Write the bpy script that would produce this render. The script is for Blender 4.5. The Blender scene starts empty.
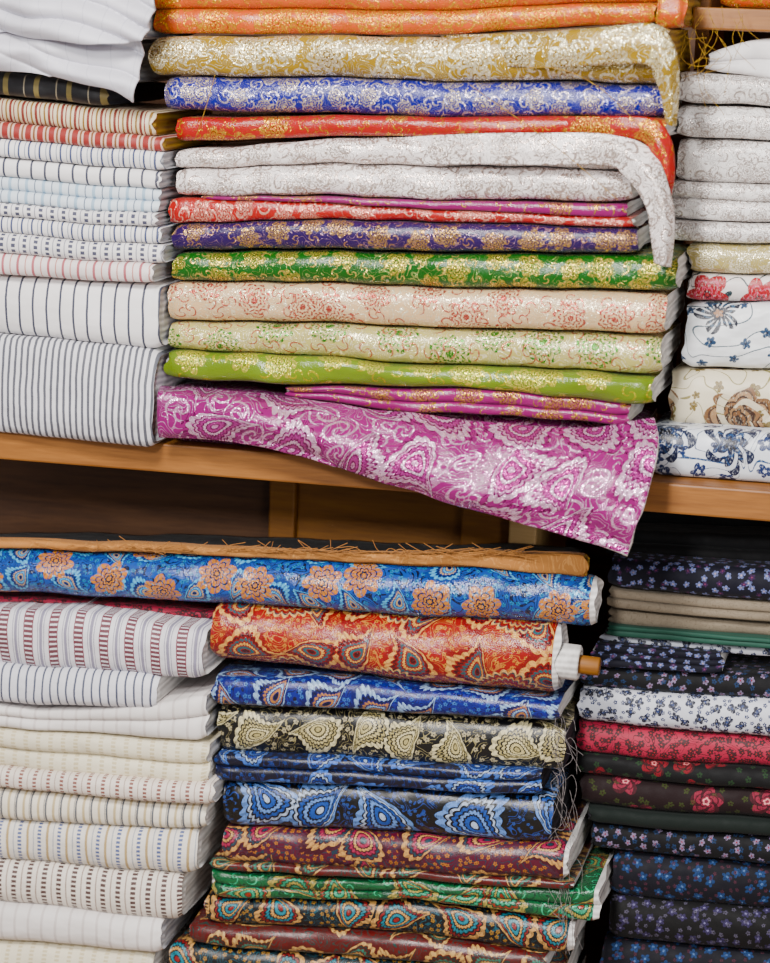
import bpy, math, random
import numpy as np
from mathutils import Vector, Matrix, noise
random.seed(7)
# ---------------------------------------------------------------- camera
F=2400.0; W=770; H=963
CAM=Vector((0,0,1.7))
yaw=math.radians(13); pit=math.atan(0.2); rol=math.radians(2.0)
fw=Vector((-math.sin(yaw)*math.cos(pit), math.cos(yaw)*math.cos(pit), -math.sin(pit)))
r0=fw.cross(Vector((0,0,1))).normalized(); u0=r0.cross(fw).normalized()
RR=math.cos(rol)*r0+math.sin(rol)*u0
UU=math.cos(rol)*u0-math.sin(rol)*r0
cd=bpy.data.cameras.new('camera'); cam=bpy.data.objects.new('camera',cd)
bpy.context.collection.objects.link(cam)
m=Matrix((RR,UU,-fw)).transposed().to_4x4(); m.translation=CAM; cam.matrix_world=m
cd.sensor_fit='HORIZONTAL'; cd.sensor_width=36; cd.lens=F/W*36
cd.dof.use_dof=True; cd.dof.focus_distance=3.38; cd.dof.aperture_fstop=4.0
cd.clip_start=0.05
bpy.context.scene.camera=cam
def P(px,py,Y):
    """point of the stack's front plane (world Y) seen at that place"""
    d=fw*F+RR*(px-W/2)-UU*(py-H/2)
    return CAM+d*((Y-CAM.y)/d.y)
# ---------------------------------------------------------------- node helpers
def C(h):
    if isinstance(h,tuple): return h
    h=h.lstrip('#'); v=[int(h[i:i+2],16)/255 for i in (0,2,4)]
    l=[(c/12.92 if c<=.04045 else ((c+.055)/1.055)**2.4) for c in v]
    l=[c**1.18 for c in l]                      # deeper dyes
    Y=.2126*l[0]+.7152*l[1]+.0722*l[2]
    sat=(max(l)-min(l))/max(max(l),1e-4)
    k=1-.45*sat**1.5
    return tuple([min(1,max(0.0005,(Y+(c-Y)*1.3)*k)) for c in l]+[1])
class NB:
    def __init__(s,name):
        s.mat=bpy.data.materials.new(name); s.mat.use_nodes=True
        s.nt=s.mat.node_tree; s.n=s.nt.nodes; s.n.clear()
        s.out=s.n.new('ShaderNodeOutputMaterial'); s.b=s.n.new('ShaderNodeBsdfPrincipled')
        s.nt.links.new(s.b.outputs[0],s.out.inputs[0])
    def L(s,v,i):
        if isinstance(v,bpy.types.NodeSocket): s.nt.links.new(v,i)
        else: i.default_value=v
    def m(s,op,a,b=None,c=None,clamp=False):
        n=s.n.new('ShaderNodeMath'); n.operation=op; n.use_clamp=clamp
        for k,v in enumerate((a,b,c)):
            if v is not None: s.L(v,n.inputs[k])
        return n.outputs[0]
    def v(s,op,a,b=None,c=None):
        n=s.n.new('ShaderNodeVectorMath'); n.operation=op
        for k,v in enumerate((a,b,c)):
            if v is not None: s.L(v,n.inputs[k])
        return n.outputs[0]
    def mix(s,f,a,b,blend='MIX'):
        n=s.n.new('ShaderNodeMix'); n.data_type='RGBA'; n.blend_type=blend
        s.L(f,n.inputs[0]); s.L(a,n.inputs[6]); s.L(b,n.inputs[7]); return n.outputs[2]
    def noise(s,vec,scale,detail=2,dim='3D',dist=0,rough=.5):
        n=s.n.new('ShaderNodeTexNoise'); n.noise_dimensions=dim
        s.L(vec,n.inputs['Vector']); n.inputs['Scale'].default_value=scale
        n.inputs['Detail'].default_value=detail; n.inputs['Distortion'].default_value=dist
        n.inputs['Roughness'].default_value=rough
        return n.outputs
    def ramp(s,f,stops,interp='CONSTANT'):
        n=s.n.new('ShaderNodeValToRGB'); cr=n.color_ramp; cr.interpolation=interp
        while len(cr.elements)<len(stops): cr.elements.new(.5)
        for e,(p,c) in zip(cr.elements,stops):
            e.position=p
        for e,(p,c) in zip(cr.elements,stops):
            e.color=(0,0,0,0) if c is None else C(c)
        s.L(f,n.inputs[0]); return n.outputs[0],n.outputs[1]
    def uv(s):
        n=s.n.new('ShaderNodeTexCoord'); return n.outputs['UV']
    def sep(s,v):
        n=s.n.new('ShaderNodeSeparateXYZ'); s.L(v,n.inputs[0]); return n.outputs
def motif(nb,uv,scale,off=(0,0,0),rnd=.55,petals=6,amp=.3,bend=0,taper=0,R=.42,rot=1,asp=1.0,cy=0,**k):
    p=nb.v('MULTIPLY_ADD',uv,(scale*asp,scale,scale),off)
    vo=nb.n.new('ShaderNodeTexVoronoi'); vo.voronoi_dimensions='2D'; vo.inputs['Scale'].default_value=1
    vo.inputs['Randomness'].default_value=rnd
    nb.L(p,vo.inputs['Vector'])
    l=nb.v('SUBTRACT',p,vo.outputs['Position'])
    cs=nb.sep(vo.outputs['Color'])
    vr=nb.n.new('ShaderNodeVectorRotate'); vr.rotation_type='Z_AXIS'
    nb.L(l,vr.inputs['Vector']); nb.L(nb.m('MULTIPLY',cs[0],6.283*rot),vr.inputs['Angle'])
    xy=nb.sep(vr.outputs[0]); x,y=xy[0],xy[1]
    if bend: x=nb.m('MULTIPLY_ADD',nb.m('MULTIPLY',nb.m('ADD',y,.12),nb.m('ADD',y,.12)),bend,x)
    if taper:
        den=nb.m('MAXIMUM',nb.m('MULTIPLY_ADD',y,-taper,.8),.08)
        x=nb.m('DIVIDE',x,den)
    if cy: y=nb.m('ADD',y,cy)
    r=nb.m('SQRT',nb.m('ADD',nb.m('MULTIPLY',x,x),nb.m('MULTIPLY',y,y)))
    th=nb.m('ARCTAN2',y,x)
    env=nb.m('MULTIPLY_ADD',nb.m('ABSOLUTE',nb.m('COSINE',nb.m('MULTIPLY',th,petals/2))),amp*R,R*(1-amp))
    f=nb.m('DIVIDE',r,env)
    return f,r,th,cs
def fabric(name,base,layers=(),vines=None,metal=0.0,rough=.5,sheen=.04,warp=.004,bump=.5,stripes=None,weave=900,wr=.25,spec=.5,base2=None,grain=.5,coat=0,dens=1.0):
    nb=NB(name); uv0=nb.uv()
    if stripes: warp=.0009; wr=.35
    if metal: metal=min(.85,metal*1.5); bump=.9; wr=max(wr,.36)
    nz=nb.noise(uv0,20*dens,1)[1]
    uv=nb.v('MULTIPLY_ADD',nb.v('SUBTRACT',nz,(.5,.5,.5)),(warp*4/dens,warp*4/dens,0),uv0)
    col=C(base); n2=nb.noise(uv0,5,2)[0]
    b2=tuple(list(c*.78 for c in C(base)[:3])+[1]) if base2 is None else C(base2)
    col=nb.mix(nb.m('MULTIPLY_ADD',n2,1.6,-.3,clamp=True),col,b2)
    mask=0.0
    gr=nb.m('MULTIPLY_ADD',nb.noise(nb.v('MULTIPLY',uv0,(1,.55,1)),420,1)[0],2.4,-.45+(.5-grain),clamp=True)
    if vines:
        for v in (vines if isinstance(vines,list) else [vines]):
            n=nb.noise(uv,v.get('s',25)*dens,v.get('d',0),'2D',v.get('dist',.8))[0]
            fr=nb.m('FRACT',nb.m('MULTIPLY',n,v.get('k',7)))
            ln=nb.m('MULTIPLY',nb.m('LESS_THAN',nb.m('ABSOLUTE',nb.m('SUBTRACT',fr,.5)),v.get('w',.16)),gr)
            col=nb.mix(ln,col,C(v['c'])); mask=nb.m('MAXIMUM',mask,ln)
    for ly in layers:
        ly=dict(ly); ly['scale']*=dens
        f,r,th,cs=motif(nb,uv,**{k:v for k,v in ly.items() if k not in('ramp','spiral','vein','halo')})
        if ly.get('halo'):
            hl=nb.m('LESS_THAN',f,1.16); col=nb.mix(hl,col,C(ly['halo']))
        if 'spiral' in ly:
            mm,kk=ly['spiral']
            t=nb.m('FRACT',nb.m('DIVIDE',nb.m('MULTIPLY_ADD',r,kk,nb.m('MULTIPLY',th,mm)),6.2832))
            c,a=nb.ramp(t,ly['ramp']); a=nb.m('MULTIPLY',a,nb.m('LESS_THAN',f,1.0))
        else:
            f2=nb.m('MULTIPLY',f,.8)
            st=[(p*.8,c) for p,c in ly['ramp']]
            c,a=nb.ramp(f2,st)
            if ly.get('vein'):
                nv,vk=ly['vein']
                vn=nb.m('GREATER_THAN',nb.m('SINE',nb.m('MULTIPLY_ADD',r,vk,nb.m('MULTIPLY',th,nv))),.45)
                vn=nb.m('MULTIPLY',vn,nb.m('GREATER_THAN',f,.38))
                a=nb.m('MULTIPLY',a,nb.m('SUBTRACT',1.0,nb.m('MULTIPLY',vn,ly.get('vein_d',.8))))
        a=nb.m('MULTIPLY',a,gr)
        col=nb.mix(a,col,c); mask=nb.m('MAXIMUM',mask,a)
    if stripes:
        s3=nb.sep(uv)
        for st in stripes:
            per,pos,w,c=st[:4]
            fr=nb.m('ABSOLUTE',nb.m('SUBTRACT',nb.m('FRACT',nb.m('MULTIPLY_ADD',s3[0],1/per,pos+50)),.5))
            ln=nb.m('LESS_THAN',fr,w/per/2)
            if len(st)>4:
                ln=nb.m('MULTIPLY',ln,nb.m('LESS_THAN',nb.m('FRACT',nb.m('MULTIPLY_ADD',s3[1],1/st[4],50)),.62))
            col=nb.mix(nb.m('MULTIPLY',ln,.95),col,C(c))
    nb.L(col,nb.b.inputs['Base Color'])
    if metal: nb.L(nb.m('MULTIPLY',mask,metal),nb.b.inputs['Metallic'])
    nb.L(nb.m('MULTIPLY_ADD',nb.noise(uv0,60,2)[0],.25,rough-.12),nb.b.inputs['Roughness'])
    nb.b.inputs['Sheen Weight'].default_value=sheen
    nb.b.inputs['Specular IOR Level'].default_value=spec
    w1=nb.noise(nb.v('MULTIPLY',uv0,(1,1.6,1)),18,2)[0]
    b1=nb.n.new('ShaderNodeBump'); b1.inputs['Strength'].default_value=wr; b1.inputs['Distance'].default_value=.012
    nb.L(w1,b1.inputs['Height'])
    h=nb.m('MULTIPLY_ADD',nb.noise(uv0,weave if not metal else 500,1)[0],.5 if metal else .35,mask)
    b2=nb.n.new('ShaderNodeBump'); b2.inputs['Strength'].default_value=bump; b2.inputs['Distance'].default_value=.0012
    nb.L(h,b2.inputs['Height']); nb.L(b1.outputs[0],b2.inputs['Normal'])
    nb.L(b2.outputs[0],nb.b.inputs['Normal'])
    return nb.mat
def flower(s,c1,c2,c3,petals=6,amp=.35,R=.42,off=(0,0,0),rnd=.6,**k):
    k.setdefault('vein',(petals*2,40))
    return dict(scale=s,petals=petals,amp=amp,R=R,off=off,rnd=rnd,ramp=[(0,c1),(.12,c2),(.22,c1),(.32,c3),(.4,c1),(.62,c3),(.7,c1),(1,None)],**k)
def ring(s,c,petals=8,amp=.2,R=.4,off=(0,0,0),rnd=.6,**k):
    return dict(scale=s,petals=petals,amp=amp,R=R,off=off,rnd=rnd,vein=(petals*2,30),ramp=[(0,c),(.2,None),(.34,c),(.46,None),(.6,c),(.72,None),(.84,c),(1,None)],**k)
def paisley(s,c1,c2,c3,base,R=.47,off=(0,0,0),bend=1.9,taper=1.6,**k):
    return dict(scale=s*.88,petals=20,amp=.11,R=R,off=off,rnd=.4,bend=bend,taper=taper,halo=base,vein=(20,0),vein_d=.4,
      ramp=[(0,c2),(.11,base),(.16,c3),(.27,base),(.33,c1),(.42,base),(.48,c3),(.58,base),(.64,c2),(.72,base),(.78,c1),(.97,None)],**k)
def scroll(s,c,m=2,k=16,R=.46,off=(0,0,0),w=.36,rnd=.7,**kk):
    return dict(scale=s,petals=1,amp=.0,R=R,off=off,rnd=rnd,spiral=(m,k),ramp=[(0,c),(w,None)],**kk)
def small(s,c,c2,R=.36,petals=5,amp=.45,off=(0,0,0),rnd=.8,**k):
    return dict(scale=s,petals=petals,amp=amp,R=R,off=off,rnd=rnd,ramp=[(0,c2),(.28,c),(1,None)],**k)
M={}
M['orange']=fabric('orange_brocade','f08000',[scroll(30,'ffcc50',off=(3,1,0),w=.25),flower(15,'ffd058','f07a10','f58010',7)],dict(s=50,k=6,w=.1,c='ffb830'),metal=.5,rough=.28)
M['gold']=fabric('gold_brocade','b89c54',[scroll(26,'fffae0',m=3,w=.3),flower(15,'fffae0','b09040','c0a050',8,off=(5,2,0))],dict(s=45,k=7,w=.13,c='fcf4cc'),metal=.55,rough=.22)
M['blue']=fabric('royal_blue_brocade','181ea0',[scroll(38,'dcd2d8',w=.28),ring(24,'f0e0bc',off=(2,7,0),R=.36)],dict(s=70,k=5,w=.1,c='b4b4e0'),metal=.5,rough=.26,dens=1.1)
M['red']=fabric('red_gold_brocade','c80420',[flower(17,'f8d080','b00818','b80c20',6,rnd=.8,R=.36),scroll(38,'f0c070',off=(4,4,0),R=.28,w=.24)],dict(s=50,k=4,w=.05,c='e8a850'),metal=.55,rough=.24)
M['white']=fabric('ivory_silver_brocade','f8f2f0',[scroll(34,'ccbeb8',m=2,w=.3),ring(20,'d0c4bc',off=(1,5,0))],dict(s=60,k=6,w=.1,c='d2c8c4'),metal=.45,rough=.22,wr=.5,grain=.3)
M['magenta']=fabric('magenta_gold_brocade','a80080',[flower(18,'e8c078','980070','a00078',7,R=.36),scroll(38,'e0b878',off=(4,4,0),R=.3,w=.25)],metal=.55,rough=.22)
M['coral']=fabric('coral_brocade','c80c2c',[scroll(38,'fcc8b8',w=.25),flower(24,'fcc8b8','c02038','c81c30',6,off=(2,2,0),R=.36)],dict(s=70,k=4,w=.06,c='f09890'),metal=.45,rough=.24)
M['purple']=fabric('purple_gold_brocade','3c0868',[flower(20,'ecc888','40106a','481474',7,R=.36),scroll(44,'d8b090',off=(4,4,0),R=.34,w=.25)],dict(s=60,k=4,w=.06,c='c0a0b0'),metal=.6,rough=.25)
M['green']=fabric('emerald_gold_brocade','007838',[flower(20,'f8e490','006830','0c7c3c',6,R=.36),scroll(40,'f0dc98',off=(4,4,0),R=.34,w=.26)],dict(s=60,k=4,w=.06,c='c8d898'),metal=.55,rough=.24)
M['creampink']=fabric('cream_rose_brocade','e6caa8',[ring(14,'c4605c',petals=8,R=.4,rnd=.7),scroll(30,'d07c70',off=(4,4,0),R=.42,w=.2)],dict(s=50,k=6,w=.14,c='fff6dc'),metal=.35,rough=.23,grain=.35,dens=1.15)
M['creamgreen']=fabric('cream_sage_brocade','cec690',[ring(12,'5c9850',petals=10,R=.38),scroll(28,'cc8c74',off=(4,4,0),R=.4,w=.2)],dict(s=50,k=6,w=.15,c='fff8d8'),metal=.35,rough=.23,grain=.35,dens=1.1)
M['lime']=fabric('lime_gold_brocade','94ac00',[flower(15,'f8ec98','9cb010','a0b010',8,amp=.3,R=.38),scroll(30,'e8e070',off=(4,4,0),R=.38,w=.22)],metal=.45,rough=.2,wr=.5)
M['pink']=fabric('orchid_pink_brocade','a80c88',[scroll(22,'f8d0ec',m=2,k=24,R=.48,w=.3),paisley(11,'fce0f4','f4c4e6','d870bc','a01080',off=(3,3,0),R=.44)],[dict(s=32,k=8,w=.12,c='f0b8e0')],metal=.55,rough=.17,wr=.5)
M['tan']=fabric('tan_cotton','cc9868',[],dict(s=60,k=4,w=.1,c='d8a878'),rough=.8)
M['azure']=fabric('azure_floral_satin','0068c0',[small(85,'4898c8','0a3c78',R=.3,off=(5,1,0)),paisley(18,'80c8f0','04244c','c8b088','0454a0',off=(7,2,0),R=.38),flower(12,'e0a058','102848','0c2450',7,amp=.3,R=.35,vein=(21,0),vein_d=.5)],dict(s=42,k=6,w=.15,c='032448'),metal=.03,rough=.18,grain=.25,wr=.2)
M['rust']=fabric('rust_paisley_satin','b82c18',[small(90,'dca068','601018',R=.3,off=(5,1,0)),paisley(13,'ecc088','501420','2c7880','a01c18',off=(3,2,0)),dict(scale=6.2,petals=24,amp=.14,R=.31,rnd=.15,rot=0,off=(.2,.4,0),vein=(24,0),vein_d=.35,ramp=[(0,'e8b880'),(.08,'801020'),(.14,'e0a868'),(.2,'a01820'),(.3,'2a6870'),(.36,'901420'),(.44,'e8b070'),(.5,'a81820'),(.66,'2a7478'),(.7,'e8b880'),(.76,'a01820'),(.88,'2a5c64'),(.93,'eac898'),(1.02,None)])],dict(s=38,k=7,w=.12,c='d89868'),metal=.03,rough=.25,grain=.2,wr=.2)
M['cobalt']=fabric('cobalt_paisley','0c30a0',[small(90,'5880c0','081030',R=.3),paisley(16,'a8c0dc','060c30','c8986c','0a2078')],dict(s=48,k=7,w=.13,c='040838'),rough=.3,grain=.25)
M['blackcream']=fabric('black_cream_paisley','0a0a0c',[small(70,'b0a890','0a0a0c',R=.28,off=(5,1,0)),paisley(15,'dcd4b4','b8ae88','ccc29c','0a0a0c')],dict(s=48,k=5,w=.08,c='a49c7c'),rough=.32,grain=.2)
M['navyp']=fabric('navy_paisley','060a30',[small(80,'304c90','101840',R=.25),paisley(15,'6488d4','a8b8d0','3050a8','060a30')],dict(s=48,k=5,w=.1,c='20387c'),rough=.32,grain=.2)
M['blackblue']=fabric('black_blue_paisley','030409',[small(90,'4460a0','030409',R=.25,off=(5,1,0)),paisley(10.5,'84a4dc','b4c0d4','3c64b4','030409',R=.5)],dict(s=42,k=5,w=.1,c='3854a0'),rough=.3,grain=.2)
M['plum']=fabric('plum_multicolour_paisley','701840',[small(90,'c08858','301434',R=.3,off=(5,1,0)),paisley(14,'d8b080','245864','b84868','541030')],dict(s=48,k=6,w=.13,c='284858'),rough=.3,grain=.25)
M['jade']=fabric('jade_paisley','008058',[scroll(32,'70c8a0',R=.4,w=.2),paisley(14,'c0b078','b04c38','68b898','006048')],dict(s=46,k=6,w=.1,c='04503c'),rough=.24,metal=.03,grain=.3)
M['dkpais']=fabric('dark_multicolour_paisley','0c1218',[small(90,'b08c58','26303a',R=.3,off=(5,1,0)),paisley(14,'d8b080','a03838','4098a8','0c1218')],dict(s=48,k=6,w=.12,c='2c6878'),rough=.32,grain=.25)
M['redgreen']=fabric('garnet_teal_paisley','781820',[paisley(16,'d8b888','104840','509080','681018')],dict(s=50,k=6,w=.13,c='1c5450'),rough=.32,grain=.25)
# right
M['lace']=fabric('white_lace_brocade','f8f5f3',[scroll(40,'beb6b2',w=.28),ring(26,'c4bcb8',off=(3,1,0))],dict(s=80,k=5,w=.09,c='c8c0bc'),rough=.26,metal=.35,grain=.35)
M['plainwhite']=fabric('plain_white_cotton','f4f2f2',rough=.8)
M['creamsh']=fabric('cream_jacquard','c8bc8c',[flower(26,'fffae4','b8ac78','bcb484')],dict(s=60,k=6,w=.1,c='fff8e0'),rough=.22,metal=.35,grain=.3)
M['whitepink']=fabric('white_pink_floral','f0eae8',[flower(14,'c81048','601838','e06888',5,off=(1,.4,0),R=.42,vein=None)],dict(s=20,k=3,w=.05,c='2c4850'),rough=.4,grain=.2)
M['whiteblue']=fabric('white_blue_embroidered','eceef0',[dict(scale=10,petals=5,amp=.5,R=.32,rnd=.7,off=(2,.3,0),vein=(15,30),ramp=[(0,'b89070'),(.2,'101c38'),(.55,'4c6880'),(.7,'101c38'),(1,None)]),small(26,'3c5878','182848',R=.2,off=(2,5,0))],dict(s=12,k=3,w=.035,c='586c78'),rough=.4,grain=.15,wr=.8)
M['rosebrown']=fabric('ivory_brown_rose_print','ece4d0',[small(26,'908058','706038',R=.22,off=(2,5,0)),dict(scale=8.5,petals=7,amp=.22,R=.40,rnd=.4,off=(2.1,.2,0),vein=(3,28),ramp=[(0,'38241a'),(.12,'86664c'),(.22,'38241a'),(.28,'a08468'),(.38,'4a3022'),(.5,'94745a'),(.62,'4a3022'),(.7,'b09478'),(.84,'5a4030'),(.9,'8c6c50'),(1,None)])],dict(s=16,k=3,w=.04,c='a09870'),rough=.45,grain=.15,warp=.007)
M['whitenavy']=fabric('white_navy_floral','e8ecf2',[small(26,'204078','d8dce2',off=(5,2,0),R=.28),flower(10,'0c2850','060c20','3c5c88',6,off=(2,.6,0),R=.42,amp=.5,vein=(6,30))],dict(s=20,k=4,w=.05,c='40608c'),rough=.33,grain=.2,warp=.006)
M['navyfl']=fabric('navy_ditsy_floral','080c2a',[small(60,'8088b0','b0a0a8',R=.3,off=(4,4,0)),small(46,'4c2c58','905070',R=.2)],rough=.75,grain=.4,spec=.3)
M['greige']=fabric('greige_linen','948a7c',rough=.8,vines=dict(s=120,k=4,w=.1,c='7c7264'))
M['tealst']=fabric('teal_cotton','1c6858',rough=.7)
M['whited']=fabric('white_ditsy_floral','dcdee6',[small(48,'141e3c','485888',R=.36,petals=4),small(85,'304070','d4d6de',R=.28,off=(3,3,0))],rough=.6,grain=.25)
M['crimson']=fabric('crimson_ditsy_print','cc0c60',[small(70,'480820','c81448',R=.36),small(62,'500c24','c81448',R=.28,off=(3,2,0))],dict(s=60,k=4,w=.07,c='580820'),rough=.65,grain=.1)
M['blackrose']=fabric('black_rose_print','06080e',[small(46,'304830','14161e',R=.22,off=(3,2,0)),flower(14,'98243c','e8a0a0','400c18',5,R=.3,amp=.3,rnd=.9,vein=(5,24))],rough=.75,grain=.3,spec=.3)
M['wine']=fabric('wine_rose_print','280a12',[small(46,'485030','38161e',R=.22,off=(3,2,0)),flower(14,'a04458','f0b0b0','602030',5,R=.34,amp=.3,rnd=.9,vein=(5,24))],rough=.75,grain=.3,spec=.3)
M['dkgreen']=fabric('dark_green_cotton','182420',rough=.8,spec=.3)
M['dkmulti']=fabric('dark_ditsy_floral','080812',[small(52,'8c8098','a03848',R=.26),small(64,'30486c','0c0e18',R=.26,off=(3,2,0))],rough=.75,grain=.35,spec=.3)
M['navymd']=fabric('midnight_blue_floral','040a22',[small(46,'305080','7088b0',R=.34,petals=5),small(70,'583040','10182e',R=.2,off=(3,2,0))],rough=.75,grain=.4,spec=.3)
M['blackpl']=fabric('black_violet_floral','06050c',[small(46,'443c60','8480a0',R=.32),small(64,'5c5868','06050c',R=.22,off=(3,2,0))],rough=.75,grain=.4,spec=.3)
M['black']=fabric('black_cotton','06070c',rough=.8,spec=.3)
wb='eeecec'
M['sheer']=fabric('white_voile','dad9e0',rough=.55,stripes=[(.03,.0,.0012,'c0c0c8')])
M['dkstripe']=fabric('black_gold_stripe','141218',rough=.6,stripes=[(.05,0,.008,'887c58'),(.05,.4,.002,'989080')])
M['redgold']=fabric('red_gold_stripe','e4d8c0',rough=.45,stripes=[(.020,0,.004,'901420'),(.020,.35,.0028,'a07c34'),(.020,.7,.002,'981c20')])
M['redst']=fabric('red_stripe','e0c4b8',rough=.5,stripes=[(.018,0,.009,'a80c1c'),(.018,.5,.003,'906440')])
M['bluest']=fabric('blue_stripe',wb,rough=.6,stripes=[(.016,0,.003,'344878'),(.016,.4,.0015,'8890a0')])
M['ltblue']=fabric('pale_blue_stripe','dfe7ee',rough=.6,stripes=[(.026,0,.005,'a8bccc'),(.026,.5,.0016,'687488')])
M['checkst']=fabric('blue_bead_stripe','e8e6e6',rough=.6,stripes=[(.018,0,.006,'3c405c',.008),(.018,.5,.0015,'8c8c98')])
M['pinkst']=fabric('pink_stripe','ece4e2',rough=.6,stripes=[(.024,0,.004,'b87078'),(.024,.5,.002,'c89890')])
M['navyline']=fabric('navy_pinstripe',wb,rough=.6,stripes=[(.0215,0,.0034,'202c50')])
M['greyline']=fabric('grey_pinstripe','dddce0',rough=.6,stripes=[(.0098,0,.0040,'54565f')])
M['maroonst']=fabric('maroon_bead_stripe','e4e2e6',rough=.6,stripes=[(.040,0,.013,'74283c',.007),(.040,.17,.0016,'8c4454'),(.040,-.17,.0016,'8c4454'),(.040,.5,.0045,'908c9c'),(.040,.38,.0012,'908c9c'),(.040,-.38,.0012,'908c9c')])
M['bluethin']=fabric('blue_pinstripe','e2e2e8',rough=.6,stripes=[(.013,0,.0030,'484e64')])
M['whitest']=fabric('white_faint_stripe','ece8e6',rough=.6,stripes=[(.022,0,.004,'cec8c6')])
M['creamst']=fabric('cream_jacquard_stripe','ece6d4',rough=.5,stripes=[(.020,0,.007,'d0c6ac',.006)])
M['beigebead']=fabric('beige_bead_stripe','ece4dc',rough=.6,stripes=[(.022,0,.006,'906058',.006),(.022,.5,.0015,'b0a098')])
M['creamline']=fabric('cream_stripe','ece6da',rough=.6,stripes=[(.024,0,.003,'585c64'),(.024,.12,.0014,'908c88'),(.024,.5,.004,'c4b698')])
M['bluebeige']=fabric('blue_beige_stripe','e8e4de',rough=.6,stripes=[(.032,0,.006,'5c6c9c',.006),(.032,.3,.0016,'a0a4ac'),(.032,.6,.004,'bca884')])
M['brownbead']=fabric('brown_bead_stripe','e8e2da',rough=.6,stripes=[(.024,0,.008,'502c2c',.007),(.024,.5,.002,'a09088')])
def edge(name,a,b,sc=700):
    nb=NB(name); n=nb.n.new('ShaderNodeTexCoord')
    s3=nb.sep(n.outputs['Object'])
    nn=nb.noise(n.outputs['Object'],9,1)[0]
    n3=nb.noise(nb.v('MULTIPLY',n.outputs['Object'],(1,.2,1)),120,2)[0]
    s=nb.m('SINE',nb.m('MULTIPLY_ADD',s3[2],sc,nb.m('MULTIPLY',nn,8)))
    s=nb.m('MULTIPLY_ADD',n3,1.2,nb.m('MULTIPLY_ADD',s,.3,-.1),clamp=True)
    nb.L(nb.mix(s,C(b),C(a)),nb.b.inputs['Base Color'])
    nb.b.inputs['Roughness'].default_value=.85
    bp=nb.n.new('ShaderNodeBump'); bp.inputs['Strength'].default_value=.5; bp.inputs['Distance'].default_value=.001
    nb.L(s,bp.inputs['Height']); nb.L(bp.outputs[0],nb.b.inputs['Normal'])
    return nb.mat
E={'w':edge('white_selvedge','f0eeec','b8b6b4'),'g':edge('grey_raw_edge','d8d8da','94949a'),'d':edge('dark_raw_edge','30303a','0c0c12'),'o':edge('gold_raw_edge','d0b060','906c28'),'t':edge('thread_grey','9a9494','605c5c')}
def wood(name,a,b,rough=.5):
    nb=NB(name); n=nb.n.new('ShaderNodeTexCoord')
    v=nb.v('MULTIPLY',n.outputs['Object'],(1.2,9,14))
    n1=nb.noise(v,3,4,dist=1.2)[0]; n2=nb.noise(v,22,2)[0]
    f=nb.m('MULTIPLY_ADD',n2,.35,nb.m('MULTIPLY',n1,.75),clamp=True)
    c,_=nb.ramp(f,[(.3,a),(.75,b)],'LINEAR'); nb.L(c,nb.b.inputs['Base Color'])
    nb.b.inputs['Roughness'].default_value=rough
    bp=nb.n.new('ShaderNodeBump'); bp.inputs['Strength'].default_value=.15; bp.inputs['Distance'].default_value=.001
    nb.L(n2,bp.inputs['Height']); nb.L(bp.outputs[0],nb.b.inputs['Normal']); return nb.mat
WOOD=wood('shelf_wood','b8885c','8c6038'); WOODD=wood('panel_wood','7c5c44','543824',.6); WOODL=wood('pale_wood','e8cca4','ccaa80',.6); WOODM=wood('stile_wood','b88854','946838',.6)
# ---------------------------------------------------------------- geometry
def crom(xs,ys,x):
    xs=list(xs); ys=list(ys)
    if len(xs)==2: return np.interp(x,xs,ys)
    x=np.asarray(x,float); m_=np.gradient(np.array(ys,float),np.array(xs,float))
    i=np.clip(np.searchsorted(xs,x)-1,0,len(xs)-2)
    X=np.array(xs,float);Yv=np.array(ys,float); h=X[i+1]-X[i]; t=(x-X[i])/h
    return (2*t**3-3*t**2+1)*Yv[i]+(t**3-2*t**2+t)*h*m_[i]+(-2*t**3+3*t**2)*Yv[i+1]+(t**3-t**2)*h*m_[i+1]
def N1(a,b,c=0.0): return noise.noise(Vector((a,b,c)))
SHELF_TOP=P(0,431,3.22).z
LOW_TOP=P(385,1120,3.2).z
records={}
def mkmesh(name,verts,faces,uvs,mats,midx):
    me=bpy.data.meshes.new(name); me.from_pydata(verts,[],faces)
    for m_ in mats: me.materials.append(m_)
    uvl=me.uv_layers.new(name='UVMap')
    for p,fu,mi in zip(me.polygons,uvs,midx):
        p.material_index=mi; p.use_smooth=True
        for li,c in zip(p.loop_indices,fu): uvl.data[li].uv=c
    me.update(); o=bpy.data.objects.new(name,me); bpy.context.collection.objects.link(o); return o
cnt=[0]
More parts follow.
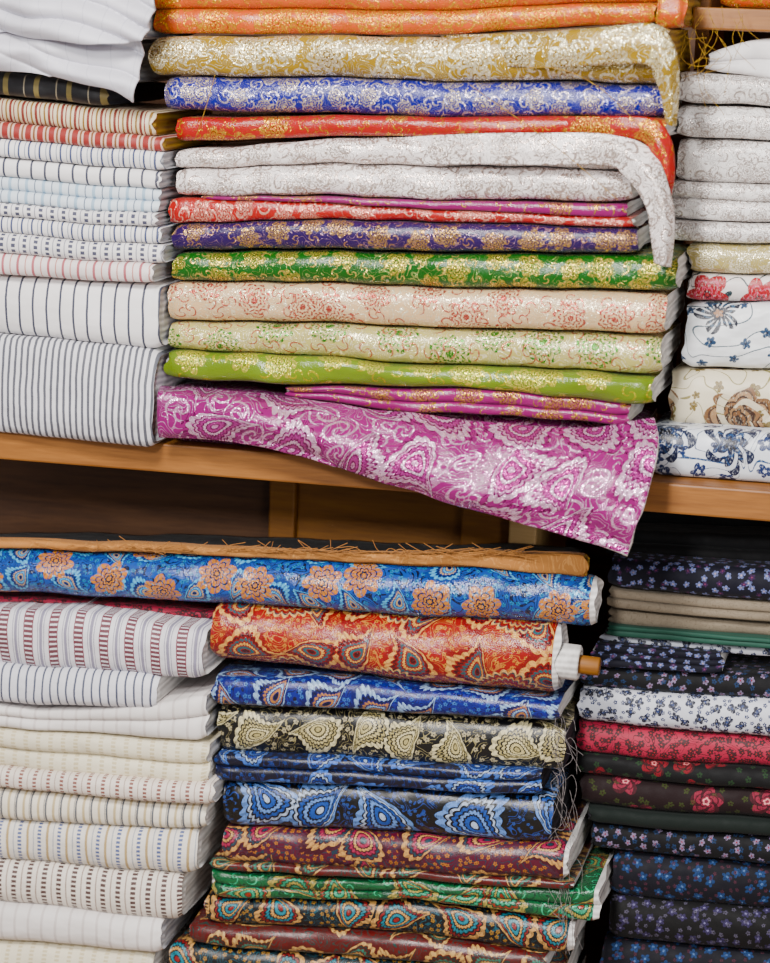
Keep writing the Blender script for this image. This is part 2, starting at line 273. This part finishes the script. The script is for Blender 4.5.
def fold(stack,name,mat,xL,xR,top,bot,YL,YR=None,D=.3,lobes=1,wv=1.0,edge='w',selv=0.0,rest=None,base=None,roll=False,clampL=None,jit=.008):
    cnt[0]+=1; sd=cnt[0]*3.17; rng=random.Random(cnt[0])
    YR=YL if YR is None else YR
    jy=rng.uniform(-jit,jit)
    def pts(t):
        if isinstance(t[0],(int,float)): return [xL,xR],[t[0],t[1]]
        return [a for a,b in t],[b for a,b in t]
    tx,ty=pts(top); bx,by=pts(bot)
    A=P(xL,(ty[0]+by[0])/2,YL); B=P(xR,(ty[-1]+by[-1])/2,YR)
    n=max(12,int((B.x-A.x)/.007)); 
    cols=[]
    for i in range(n+1):
        t=i/n; px=xL+(xR-xL)*t; Yf=YL+(YR-YL)*t+jy
        pt=P(px,float(crom(tx,ty,[px])[0]),Yf); pb=P(px,float(crom(bx,by,[px])[0]),Yf)
        X=(pt.x+pb.x)/2
        wob=lambda z:.0035*wv*(N1(X*5,z*2.5,stack)+.6*N1(X*14,z*4,stack+5))
        zt=pt.z+wob(pt.z)-.0004; zb=pb.z+wob(pb.z)+.0004
        if rest is not None: zb=rest+.0006
        if base is not None: zb=max(zb,base+.0006); zt=max(zt,zb+.012)
        cols.append([X,Yf,zt,zb])
    zt_=max(c[2] for c in cols); zb_=min(c[3] for c in cols)
    if clampL is not None:
        lim=max([r[2] for r in records.get(clampL,[]) if r[0]<zt_-.006 and r[1]>zb_+.006] or [-9])+.004
        if lim>cols[0][0]:
            k1=cols[-1][0]
            old=cols; xs=[c[0] for c in old]
            cols=[]
            for i in range(n+1):
                X=lim+(k1-lim)*i/n; cols.append([X]+[float(np.interp(X,xs,[c[j] for c in old])) for j in (1,2,3)])
    records.setdefault(stack,[]).append((zb_,zt_,cols[-1][0],cols[0][0]))
    hm=np.mean([c[2]-c[3] for c in cols])
    K=10
    prof=[]
    if roll:
        for k in range(25):
            a=-math.pi/2+math.pi*k/24; prof.append(((math.sin(a)+1)/2,(1-math.cos(a))*.5*hm*1.1))
        D=hm*1.1
    else:
        fr=[0]; 
        for l in range(lobes): fr.append(fr[-1]+rng.uniform(.8,1.2))
        fr=[f/fr[-1] for f in fr]
        for l in range(lobes):
            a0,a1=fr[l],fr[l+1]; hl=hm*(a1-a0)/2; rl=min(hl*.95,.022); oy=rng.uniform(0,.006) if lobes>1 else 0
            for k in range(K+1):
                s=math.sin(-math.pi/2+math.pi*k/K)
                prof.append((a0+(a1-a0)*(s+1)/2, oy+rl*(1-(max(0,1-abs(s)**2.3))**(1/2.3))))
    back=[]
    if roll:
        for k in range(1,24):
            a=math.pi/2+math.pi*k/24; back.append(((math.sin(a)+1)/2,(1-math.cos(a))*.5*hm*1.1))
    else:
        for q in (.25,.5,.8): back.append((1.0,D*q))
        back+= [(.93,D-.004),(.75,D),(.25,D),(.07,D-.004)]
        for q in (.8,.5,.25): back.append((0.0,D*q))
    ringp=prof+back; R_=len(ringp)
    verts=[];uo=rng.uniform(0,5); vo=rng.uniform(0,5)
    al=[0]
    for a,b in zip(ringp,ringp[1:]): al.append(al[-1]+math.hypot((b[0]-a[0])*hm,b[1]-a[1]))
    al.append(al[-1]+hm*.1)
    nf=len(prof)
    if mat=='rust':   # keep the big medallions centred on the visible face
        vo=(math.floor(5)+.5-.4)/6.2-al[nf//2]; vo+= 0
    for i,(X,Yf,zt,zb) in enumerate(cols):
        h=zt-zb
        e=min(i,n-i); shr=[.88,.96,1.0][e] if e<2 else 1.0
        for j,(tz,yo) in enumerate(ringp):
            z=zb+h*(.5+(tz-.5)*shr); y=Yf+yo
            if j<nf:
                y+= .006*wv*(N1(X*6,z*9,sd)+.5*N1(X*20,z*25,sd)) 
                if 0<tz<1: z+=.0015*wv*N1(X*9,z*12,sd+9)*math.sin(math.pi*tz)
                y+= (1-shr)*.06
            xj=0
            if e==0 : xj=.007*N1(tz*3,yo*12,sd+i)
            verts.append((X+xj,y,z))
    faces=[];uvs=[];mi=[]
    selx=cols[-1][0]-selv
    for i in range(n):
        for j in range(R_):
            j2=(j+1)%R_
            faces.append((i*R_+j,i*R_+j2,(i+1)*R_+j2,(i+1)*R_+j)[::-1])
            u1,u2=cols[i][0]+uo,cols[i+1][0]+uo; v1,v2=al[j]+vo,al[j+1]+vo
            uvs.append([(u1,v1),(u1,v2),(u2,v2),(u2,v1)][::-1])
            mi.append(1 if (selv and cols[i][0]>selx) else 0)
    for side,i in ((-1,0),(1,n)):
        basei=i*R_; X,Yf,zt,zb=cols[i]
        cz=(zt+zb)/2; prev=list(range(basei,basei+R_))
        for q,dx in ((.75,-.003),(.45,.001),(.15,-.002)):
            st=len(verts)
            for j in range(R_):
                v=verts[basei+j]
                cy=min(max(v[1],Yf+hm*.5),Yf+D-hm*.5) if D>hm*1.2 else Yf+D/2
                verts.append((X+side*dx,cy+(v[1]-cy)*q,cz+(v[2]-cz)*q))
            cur=list(range(st,st+R_))
            for j in range(R_):
                j2=(j+1)%R_; f=(prev[j],prev[j2],cur[j2],cur[j])
                faces.append(f if side>0 else f[::-1]); uvs.append([(0,0)]*4); mi.append(1)
            prev=cur
        f=tuple(prev); faces.append(f if side>0 else f[::-1]); uvs.append([(0,0)]*R_); mi.append(1)
    return mkmesh(name,verts,faces,uvs,[M[mat],E[edge]],mi)
def sheet(name,mat,rows,th=.003,res=(60,24),wv=1.0,uo=0,thick_edge='w',rim=False,ridge=0,rdir=(30,60)):
    cnt[0]+=1; sd=cnt[0]*2.3
    nr=len(rows); nc=len(rows[0])
    G=np.array([[tuple(P(*p)) for p in r] for r in rows])
    a=np.linspace(0,nc-1,res[0]); b=np.linspace(0,nr-1,res[1])
    G1=np.zeros((nr,res[0],3))
    for r in range(nr):
        for k in range(3): G1[r,:,k]=crom(range(nc),G[r,:,k],a)
    G2=np.zeros((res[1],res[0],3))
    for c in range(res[0]):
        for k in range(3): G2[:,c,k]=crom(range(nr),G1[:,c,k],b)
    verts=[];
    for r in range(res[1]):
        for c in range(res[0]):
            x,y,z=G2[r,c]
            rd=0
            if ridge:
                ph=x*rdir[0]+z*rdir[1]+3*N1(x*5,z*5,sd+7)
                rd=-ridge*(abs(math.sin(ph))**.6)*(.5+N1(x*4,z*4,sd+1))
            verts.append((x+.002*wv*N1(z*20,x*8,sd+3),y+rd+.010*wv*(N1(x*7,z*9,sd)+.5*N1(x*18,z*22,sd)),z+.002*wv*N1(x*15,z*5,sd)))
    du=np.linalg.norm(np.diff(G2.mean(0),axis=0),axis=1)
    dv2=np.linalg.norm(np.diff(G2,axis=0),axis=2)
    U=np.concatenate([[0],np.cumsum(du)])+uo; V=np.vstack([np.zeros(res[0]),np.cumsum(dv2,axis=0)])+uo
    faces=[];uvs=[]
    for r in range(res[1]-1):
        for c in range(res[0]-1):
            i=r*res[0]+c; faces.append((i,i+res[0],i+res[0]+1,i+1))
            uvs.append([(U[c],V[r,c]),(U[c],V[r+1,c]),(U[c+1],V[r+1,c+1]),(U[c+1],V[r,c+1])])
    o=mkmesh(name,verts,faces,uvs,[M[mat],E[thick_edge]],[0]*len(faces))
    s=o.modifiers.new('thickness','SOLIDIFY'); s.thickness=th; s.offset=-1
    if rim: s.material_offset_rim=1
    return o
LY=(3.21,3.165)
def LU(name,mat,xR,t,b,**k): return fold(1,name,mat,-110,xR-11,t,b,LY[0],LY[1],D=.27,edge=k.pop('edge','g'),**k)
LU('folded_white_voile_fabric','sheer',150,[(-110,-40),(20,-30),(150,-22)],[(-110,35),(60,30),(150,40)],wv=3,lobes=2)
LU('folded_white_voile_fabric','sheer',132,[(-110,36),(60,31),(132,40)],[(-110,72),(60,75),(132,86)],wv=3,lobes=2)
sheet('draped_white_voile_fabric','sheer',[
 [(-70,34,3.19),(20,30,3.165),(90,30,3.15),(138,28,3.15)],
 [(-70,46,3.16),(20,48,3.14),(90,54,3.125),(140,52,3.13)],
 [(-70,60,3.165),(20,62,3.145),(90,74,3.12),(136,80,3.12)],
 [(-70,70,3.18),(20,72,3.155),(100,88,3.125),(132,106,3.13)]],th=.003,res=(100,70),wv=2.5,thick_edge='g',ridge=.04,rdir=(36,95))
sheet('draped_white_voile_fabric','sheer',[
 [(-70,-30,3.17),(20,-32,3.15),(90,-34,3.14),(158,-30,3.14)],
 [(-70,-6,3.15),(20,-6,3.125),(90,-8,3.115),(156,-6,3.12)],
 [(-70,14,3.15),(20,18,3.12),(90,20,3.105),(153,16,3.11)],
 [(-70,30,3.165),(20,34,3.135),(90,46,3.11),(149,40,3.12)]],th=.003,res=(100,70),wv=2.5,thick_edge='g',ridge=.04,rdir=(28,105),uo=1)
LU('folded_black_gold_striped_fabric','dkstripe',116,[(-110,70),(0,73),(104,84)],[(-110,93),(0,97),(104,106)],edge='d')
LU('folded_red_gold_striped_fabric','redgold',164,(92,111),(114,137),edge='o')
LU('folded_red_striped_fabric','redst',174,(114,137),(132,152),edge='o')
LU('folded_blue_striped_shirting','bluest',172,(133,151),(150,171))
LU('folded_navy_pinstripe_shirting','navyline',170,(150,171),(170,190))
LU('folded_pale_blue_striped_shirting','ltblue',168,(170,189),(196,214),lobes=2)
LU('folded_bead_striped_shirting','checkst',166,(197,213),(209,228))
LU('folded_blue_striped_shirting','bluest',170,(209,228),(224,246))
LU('folded_bead_striped_shirting','checkst',171,(224,246),(245,266))
LU('folded_pink_striped_shirting','pinkst',162,(245,265),(268,285))
LU('folded_navy_pinstripe_shirting','navyline',168,(268,286),(322,352))
LU('folded_grey_pinstripe_shirting','greyline',164,(323,352),(420,458),rest=SHELF_TOP,wv=1.3)
def LL(name,mat,xR,t,b,**k): return fold(2,name,mat,-110,xR-8,t,b,3.20,3.17,D=.27,edge=k.pop('edge','w'),base=LOW_TOP,**k)
LL('folded_maroon_striped_shirting','maroonst',209,[(-110,606),(60,612),(205,632)],(658,682),wv=1.5)
LL('folded_blue_pinstripe_shirting','bluethin',162,(656,678),(698,713),wv=1.3)
LL('folded_white_shirting','whitest',212,[(-110,698),(120,708),(212,694)],(722,742),lobes=2,wv=1.4,edge='g')
LL('folded_cream_jacquard_shirting','creamst',215,(722,744),(762,786),wv=1.3,lobes=2)
LL('folded_beige_bead_striped_shirting','beigebead',220,(762,785),(782,807))
LL('folded_cream_striped_shirting','creamline',212,(782,806),(816,832))
LL('folded_blue_beige_striped_shirting','bluebeige',204,(816,832),(854,877))
LL('folded_brown_bead_striped_shirting','brownbead',188,(854,877),(893,924))
LL('folded_white_blue_striped_shirting','whitest',168,(894,922),(934,956),edge='g')
LL('folded_ivory_jacquard_shirting','creamst',158,(935,956),(985,1000))
LL('folded_plain_white_shirting','whitest',165,(985,1000),(1035,1050))
LL('folded_ivory_striped_shirting','creamline',165,(1035,1050),(1095,1110),rest=LOW_TOP)
def CU(name,mat,xL,xR,t,b,**k):
    return fold(3,name,mat,xL,xR,t,b,k.pop('Y',3.2),clampL=1,D=.24,edge=k.pop('edge','w'),**k)
CU('folded_pale_gold_brocade_fabric','gold',160,660,[(160,-60),(660,-66)],[(160,-16),(660,-22)])
CU('folded_orange_brocade_fabric','orange',152,654,[(152,-14),(400,-14),(654,-20)],[(152,35),(400,34),(654,23)],lobes=2,edge='o')
fold(3,'folded_orange_brocade_fabric','orange',656,684,(-14,-10),(28,27),3.21,D=.2,edge='o')
CU('folded_gold_brocade_fabric','gold',140,668,[(140,38),(400,35),(668,25)],[(140,76),(400,79),(668,84)],wv=1.6,lobes=1,edge='o',Y=3.19,jit=0)
CU('folded_royal_blue_brocade_fabric','blue',142,662,[(142,77),(400,79),(662,85)],[(142,109),(400,116),(662,118)],lobes=1,wv=1.3)
CU('folded_red_gold_brocade_fabric','red',160,665,[(160,117),(400,116),(665,118)],[(160,141),(400,137),(665,139)],jit=0)
CU('folded_ivory_brocade_fabric','white',172,650,[(172,148),(300,142),(500,137),(650,145)],[(172,166),(400,166),(650,172)],wv=1.8,jit=0)
CU('folded_ivory_brocade_fabric','white',175,630,[(175,166),(400,166),(630,172)],[(175,193),(400,200),(630,204)],wv=1.8,jit=0)
CU('folded_fuchsia_brocade_fabric','magenta',200,625,[(200,194),(400,200),(625,205)],[(200,198),(400,208),(625,219)])
CU('folded_coral_brocade_fabric','coral',168,634,[(168,195),(400,208),(634,219)],[(168,221),(400,222),(634,230)],wv=1.3)
CU('folded_purple_gold_brocade_fabric','purple',165,636,[(165,222),(400,223),(636,231)],[(165,249),(400,252),(636,256)],wv=1.3)
CU('folded_emerald_gold_brocade_fabric','green',172,676,[(172,251),(400,254),(676,258)],[(172,280),(400,287),(676,293)],wv=1.4,lobes=1)
CU('folded_cream_rose_brocade_fabric','creampink',165,665,[(165,281),(400,288),(665,296)],[(165,321),(400,327),(665,336)],wv=1.3)
CU('folded_cream_sage_brocade_fabric','creamgreen',162,660,[(162,322),(400,328),(660,338)],[(162,350),(400,363),(660,376)],wv=1.3)
CU('folded_lime_brocade_fabric','lime',160,652,[(160,351),(400,364),(652,378)],[(160,379),(300,387),(400,385),(520,395),(652,406)],wv=2.2)
CU('folded_magenta_brocade_fabric','magenta',285,628,[(285,388),(400,387),(628,402)],[(285,398),(400,410),(628,425)],wv=1.6,lobes=2)
CU('folded_orchid_pink_brocade_fabric','pink',166,636,[(166,385),(300,398),(400,411),(636,427)],[(166,435),(636,480)],Y=3.235,rest=SHELF_TOP)
sheet('draped_orchid_pink_brocade_fabric','pink',[
 [(162,383,3.215),(250,391,3.205),(350,404,3.20),(450,416,3.195),(560,428,3.195),(655,418,3.20)],
 [(159,392,3.18),(250,402,3.17),(350,420,3.165),(450,436,3.16),(560,450,3.155),(658,436,3.17)],
 [(157,412,3.17),(245,420,3.155),(340,438,3.145),(430,460,3.135),(540,482,3.13),(654,465,3.14)],
 [(158,428,3.17),(241,434,3.16),(333,453,3.145),(418,480,3.13),(525,508,3.12),(645,505,3.12)],
 [(159,436,3.18),(240,443,3.17),(330,465,3.155),(414,491,3.14),(512,521,3.13),(627,553,3.12)]],th=.006,res=(150,56),uo=2.2,rim=True,wv=1.6,ridge=.011,rdir=(14,40))
sheet('draped_ivory_brocade_fabric','white',[
 [(330,140,3.225),(480,134,3.19),(600,134,3.18),(652,150,3.175),(672,195,3.17),(675,230,3.175),(671,266,3.18)],
 [(330,152,3.225),(480,150,3.182),(600,149,3.172),(638,163,3.162),(660,198,3.155),(665,232,3.16),(663,265,3.165)],
 [(330,162,3.225),(480,165,3.185),(596,165,3.178),(624,176,3.17),(645,205,3.165),(651,236,3.165),(654,262,3.17)]],th=.004,res=(90,20),uo=.7,wv=.9)
sheet('draped_red_gold_brocade_fabric','red',[
 [(520,117,3.225),(600,116,3.19),(652,118,3.18),(671,138,3.175),(675,172,3.18),(671,204,3.19)],
 [(520,126,3.225),(600,127,3.187),(645,131,3.175),(660,148,3.165),(666,176,3.17),(664,205,3.18)],
 [(520,136,3.225),(600,137,3.19),(640,141,3.182),(650,156,3.175),(657,178,3.18),(658,200,3.19)]],th=.003,res=(60,14),uo=.3,wv=.5)
sheet('draped_gold_brocade_fabric','gold',[
 [(440,36,3.225),(560,31,3.18),(650,24,3.165),(674,45,3.16),(680,84,3.17),(677,126,3.18)],
 [(440,52,3.225),(560,50,3.17),(645,44,3.155),(664,64,3.15),(671,94,3.16),(671,126,3.17)],
 [(440,66,3.225),(560,67,3.175),(640,64,3.162),(654,78,3.155),(662,100,3.165),(666,124,3.175)]],th=.003,res=(80,14),uo=.3,wv=.7)
def CL(name,mat,xL,xR,t,b,**k):
    return fold(4,name,mat,xL,xR,t,b,k.pop('Y',3.2),clampL=k.pop('cl',2),D=k.pop('D',.24),edge=k.pop('edge','w'),base=LOW_TOP,**k)
CL('folded_tan_cotton_fabric','tan',-60,586,[(-60,543),(200,552),(400,554),(586,556)],[(-60,549),(200,557),(400,566),(586,579)],Y=3.215,cl=None,edge='o',D=.03,wv=1.6)
CL('folded_charcoal_fabric','black',-60,560,[(-60,556),(200,560),(560,572)],(592,622),Y=3.275,cl=None,edge='d',D=.19,wv=2,lobes=2)
CL('rolled_azure_floral_satin_fabric','azure',-90,594,[(-90,549),(100,558),(300,563),(594,581)],[(-90,592),(100,603),(300,613),(594,633)],cl=None,roll=True,selv=.008,Y=3.19,wv=1.4)
CL('folded_crimson_fabric','crimson',-60,300,(593,618),(601,626),Y=3.24,cl=None)
CL('rolled_rust_paisley_satin_fabric','rust',150,556,[(150,603),(300,613),(556,629)],[(150,660),(300,675),(556,703)],roll=True,selv=.009,Y=3.18,wv=1.3)
CL('folded_cobalt_paisley_fabric','cobalt',190,558,[(190,679),(350,682),(558,704)],[(190,707),(350,712),(558,724)])
CL('folded_black_cream_paisley_fabric','blackcream',205,563,[(205,708),(350,713),(563,726)],[(205,752),(400,764),(563,774)],edge='d')
CL('folded_navy_paisley_fabric','navyp',205,540,(754,773),(781,797),edge='d',lobes=2)
CL('folded_black_blue_paisley_fabric','blackblue',205,552,[(205,782),(400,789),(552,800)],[(205,826),(400,836),(552,846)],edge='d')
CL('folded_plum_paisley_fabric','plum',190,568,[(190,827),(400,838),(568,848)],[(190,860),(400,876),(568,882)],wv=1.3,selv=.008)
CL('folded_garnet_paisley_fabric','redgreen',195,572,(861,883),(868,891),wv=1.3)
CL('folded_jade_paisley_fabric','jade',180,597,[(180,866),(300,878),(450,885),(597,893)],[(180,893),(300,900),(450,905),(597,926)],wv=2,lobes=2,selv=.009)
CL('folded_dark_paisley_fabric','dkpais',170,572,[(170,894),(300,901),(450,906),(572,925)],[(170,922),(400,936),(572,957)],selv=.008)
CL('folded_red_teal_paisley_fabric','redgreen',165,545,[(165,923),(400,938),(545,956)],(943,976))
CL('folded_multicolour_paisley_fabric','dkpais',165,560,(944,976),(985,1010))
CL('folded_teal_paisley_fabric','navyp',165,560,(986,1010),(1035,1060))
CL('folded_blue_paisley_fabric','cobalt',165,560,(1036,1060),(1085,1110),rest=LOW_TOP)
def RU(name,mat,xL,t,b,**k):
    return fold(5,name,mat,xL,860,t,b,k.pop('Y',3.31),clampL=3,D=.2,**k)
RU('folded_white_cotton_fabric','plainwhite',708,[(708,52),(740,42),(860,36)],[(708,70),(740,75),(860,84)],wv=3,lobes=2,Y=3.34)
RU('folded_white_cotton_fabric','lace',680,(71,85),(103,110),wv=1.8)
RU('folded_white_lace_brocade_fabric','lace',672,(105,112),(137,145),wv=1.3)
RU('folded_white_lace_brocade_fabric','lace',668,(138,146),(181,189),wv=1.3)
RU('folded_white_lace_brocade_fabric','lace',668,(181,190),(219,228),lobes=2)
RU('folded_ivory_cotton_fabric','lace',668,(220,229),(241,248))
RU('folded_cream_jacquard_fabric','creamsh',672,(242,249),(272,279))
RU('folded_white_pink_floral_fabric','whitepink',678,(272,279),(301,304))
RU('folded_white_blue_embroidered_fabric','whiteblue',668,(302,305),(367,374),wv=1.6)
RU('folded_ivory_brown_rose_fabric','rosebrown',655,(369,375),(426,438),wv=1.3)
RU('folded_white_navy_floral_fabric','whitenavy',650,(427,439),(482,510),rest=SHELF_TOP,wv=1.3,Y=3.25)
def RL(name,mat,xL,t,b,xR=860,**k):
    return fold(6,name,mat,xL,xR,t,b,k.pop('Y',3.31),clampL=4,D=.3,base=LOW_TOP,edge=k.pop('edge','d'),**k)
RL('folded_black_fabric','black',610,(505,512),(528,540),Y=3.42,wv=2)
RL('folded_black_fabric','black',590,(530,541),(557,577),Y=3.37,wv=1.5,lobes=2)
RL('folded_navy_floral_fabric','navyfl',588,(558,578),(588,612))
RL('folded_greige_linen_fabric','greige',590,(589,613),(608,632),lobes=2)
RL('folded_greige_linen_fabric','greige',596,(609,633),(625,645),Y=3.33)
RL('folded_teal_fabric','tealst',606,(626,646),(638,656),lobes=2)
RL('folded_white_fabric','whited',600,(639,656),(644,664),Y=3.33)
RL('folded_indigo_floral_fabric','navyfl',592,(645,655),(668,675),xR=722,lobes=3,edge='w')
RL('folded_dark_floral_fabric','dkmulti',580,(669,680),(688,706))
RL('folded_white_ditsy_floral_fabric','whited',566,(689,707),(722,748),edge='w')
RL('folded_crimson_ditsy_fabric','crimson',568,(723,748),(755,776))
RL('folded_black_rose_fabric','blackrose',575,(756,777),(776,797))
RL('folded_wine_rose_fabric','wine',580,(777,798),(806,828))
RL('folded_dark_green_fabric','dkgreen',588,(807,829),(823,846))
RL('folded_charcoal_floral_fabric','dkmulti',590,(824,847),(850,876))
RL('folded_midnight_blue_floral_fabric','navymd',598,(851,877),(896,920))
RL('folded_black_violet_floral_fabric','blackpl',602,(897,921),(940,963))
RL('folded_dark_blue_floral_fabric','navymd',600,(941,964),(985,1010))
RL('folded_black_ditsy_floral_fabric','dkmulti',600,(986,1011),(1035,1060))
RL('folded_black_mauve_floral_fabric','blackpl',600,(1036,1061),(1080,1110),rest=LOW_TOP)
# ---------------------------------------------------------------- cardboard core + wooden rod of rust roll
def cyl(name,a,b,r,mat,parent=None,hollow=None,seg=28):
    a=Vector(a);b=Vector(b);d=(b-a).normalized();q=d.to_track_quat('Z','Y')
    prof=[(r*.9,0),(r,.002),(r,(b-a).length-.002),(r*.9,(b-a).length)]
    if hollow: prof+= [(hollow,(b-a).length),(hollow,(b-a).length-.02)]
    vs=[];fs=[]
    for rr,h in prof:
        for k in range(seg):
            t=2*math.pi*k/seg; vs.append(tuple(a+q@Vector((rr*math.cos(t),rr*math.sin(t),h))))
    for i in range(len(prof)-1):
        for k in range(seg):
            k2=(k+1)%seg; fs.append((i*seg+k,i*seg+k2,(i+1)*seg+k2,(i+1)*seg+k))
    fs.append(tuple(range(seg))[::-1]); fs.append(tuple(range((len(prof)-1)*seg,len(prof)*seg)))
    o=mkmesh(name,vs,fs,[[(0,0)]*len(f) for f in fs],[mat],[0]*len(fs))
    if parent: o.parent=parent
    return o
par=bpy.data.objects.new('fabric_roll_core',None); bpy.context.collection.objects.link(par)
p0=P(559,660,3.22); 
cyl('cardboard_tube',p0+Vector((-.01,0,0)),p0+Vector((.030,0,-.0015)),.025,E['w'],par,hollow=.018)
cyl('wooden_rod',p0+Vector((-.01,0,-.002)),p0+Vector((.058,0,-.004)),.013,WOODM,par)
# ---------------------------------------------------------------- shelf unit
unit=bpy.data.objects.new('wooden_shelf_unit',None); bpy.context.collection.objects.link(unit)
def board(name,x0,x1,y0,y1,z0,z1,mat,parent=unit,bev=.003):
    vs=[(x,y,z) for x in (x0,x1) for y in (y0,y1) for z in (z0,z1)]
    fs=[(0,1,3,2),(4,6,7,5),(0,4,5,1),(2,3,7,6),(0,2,6,4),(1,5,7,3)]
    o=mkmesh(name,vs,fs,[[(0,0)]*4]*6,[mat],[0]*6)
    for p in o.data.polygons: p.use_smooth=False
    if bev:
        b=o.modifiers.new('bevel','BEVEL'); b.width=bev; b.segments=2
    if parent: o.parent=parent
    return o
XL=-2.0; XR=.55; YB=3.78
board('main_shelf',XL+.03,XR-.03,3.22,YB,SHELF_TOP-.042,SHELF_TOP,WOOD)
board('lower_shelf',XL+.03,XR-.03,3.06,YB,LOW_TOP-.04,LOW_TOP,WOOD)
board('plinth',XL+.03,XR-.03,3.12,3.15,0,LOW_TOP-.04,WOODD)
TOPZ=2.45
board('side_left',XL,XL+.03,3.12,YB,0,TOPZ,WOOD); board('side_right',XR-.03,XR,3.12,YB,0,TOPZ,WOOD)
board('back_panel',XL,XR,YB,YB+.015,0,TOPZ,WOODD)
board('top_board',XL,XR,3.2,YB,TOPZ,TOPZ+.04,WOOD)
YP=3.50
dx=P(508,530,YP-.03).x; dx2=P(536,530,YP-.03).x
board('divider_lower',dx,dx2,YP-.025,YB,LOW_TOP,SHELF_TOP-.042,WOODL)
bx=P(268,500,YP).x; bx2=P(294,500,YP).x
board('rear_panel_left',XL+.03,bx,YP+.03,YP+.045,LOW_TOP,SHELF_TOP-.042,WOODD)
board('batten',bx,bx2,YP+.005,YP+.045,LOW_TOP,SHELF_TOP-.042,WOODM)
cx=P(462,500,YP).x
board('rear_panel_right',bx2,cx,YP+.02,YP+.045,LOW_TOP,SHELF_TOP-.042,WOODM)
board('rear_stile',cx,dx,YP,YP+.045,LOW_TOP,SHELF_TOP-.042,WOODM)
zt=P(730,8,3.31).z
rx=P(694,20,3.52).x
board('upper_right_shelf',rx+.02,XR-.03,3.31,YB,zt-.03,zt,WOOD)
board('divider_upper',rx,rx+.02,3.55,YB,SHELF_TOP,TOPZ,WOOD)
fold(7,'folded_amber_brocade_fabric','orange',722,860,(-60,-60),(0,0),3.32,D=.25,rest=zt)
def plain(name,c,r=.8,sc=8):
    nb=NB(name); n=nb.n.new('ShaderNodeTexCoord'); f=nb.noise(n.outputs['Object'],sc,3)[0]
    d=tuple([x*.8 for x in C(c)[:3]]+[1]); nb.L(nb.mix(f,C(c),d),nb.b.inputs['Base Color']); nb.b.inputs['Roughness'].default_value=r; return nb.mat
board('floor',-3.2,2.2,-1.2,YB+.1,-.05,0,plain('floor_concrete','a89c90'),None,0)
board('wall_back',-3.2,2.2,YB+.02,YB+.12,0,3,plain('wall_plaster','d8d0c4'),None,0)
# ---------------------------------------------------------------- threads
def threads(name,list_,mat,r=.0005):
    cu=bpy.data.curves.new(name,'CURVE'); cu.dimensions='3D'; cu.bevel_depth=r; cu.bevel_resolution=1
    for pts in list_:
        s=cu.splines.new('BEZIER'); s.bezier_points.add(len(pts)-1)
        for bp,p in zip(s.bezier_points,pts):
            bp.co=p; bp.handle_left_type=bp.handle_right_type='AUTO'
    o=bpy.data.objects.new(name,cu); bpy.context.collection.objects.link(o); cu.materials.append(mat); return o
rg=random.Random(3)
L=[]
for k in range(60):
    x=rg.uniform(550,572); y=rg.uniform(705,930); p=P(x,y,3.215)
    L.append([p,p+Vector((rg.uniform(-.005,.015),-.012,rg.uniform(-.02,.01))),p+Vector((rg.uniform(-.01,.025),-.015,-rg.uniform(.015,.06)))])
threads('loose_thread_fringe',L,E['t'],.0003)
L=[]
for k in range(120):
    x=rg.uniform(60,520); p=P(x,551+.014*(x-150),3.215)
    d=rg.choice([-1,1,1])
    L.append([p,p+Vector((d*rg.uniform(.008,.02),-.006,rg.uniform(.002,.010))),p+Vector((d*rg.uniform(.02,.06),-.012,rg.uniform(.0,.022)))])
threads('frayed_tan_thread',L,M['tan'],.0005)
L=[]
for k in range(22):
    x=rg.uniform(672,745); p=P(x,rg.uniform(0,60),3.27)
    L.append([p,p+Vector((rg.uniform(-.02,.02),-.01,-.03)),p+Vector((rg.uniform(-.04,.06),-.01,-rg.uniform(.03,.08)))])
threads('loose_gold_thread',L,E['o'],.00035)
L=[]
for a,b,c in [((470,85),(560,150),(618,200)),((195,140),(205,110),(215,75)),((500,70),(570,72),(665,150))]:
    L.append([P(a[0],a[1],3.165),P(b[0],b[1],3.155),P(c[0],c[1],3.165)])
threads('loose_gold_thread',L,E['o'],.0005)
# ---------------------------------------------------------------- light
def area(name,loc,target,size,energy,col):
    l=bpy.data.lights.new(name,'AREA'); l.energy=energy; l.size=size; l.color=col
    o=bpy.data.objects.new(name,l); bpy.context.collection.objects.link(o); o.location=loc
    o.rotation_euler=(Vector(target)-Vector(loc)).to_track_quat('-Z','Y').to_euler()
area('ceiling_lamp',(-1.0,.9,3.1),(-.8,3.3,.9),.6,142,(1,.95,.90))
area('front_fill',(1.6,.4,1.7),(-.6,3.3,.9),1.0,36,(1,.98,.96))  # added frontal fill, set low to brighten the bay under the shelf
area('gloss_light',(-.9,.3,2.3),(-.8,3.3,1.0),.3,70,(1,.98,.97))  # added small light near the camera axis for gloss bands on the folds
w=bpy.data.worlds.new('world'); bpy.context.scene.world=w; w.use_nodes=True
bg=w.node_tree.nodes['Background']; bg.inputs[0].default_value=(.95,.97,1,1); bg.inputs[1].default_value=.45
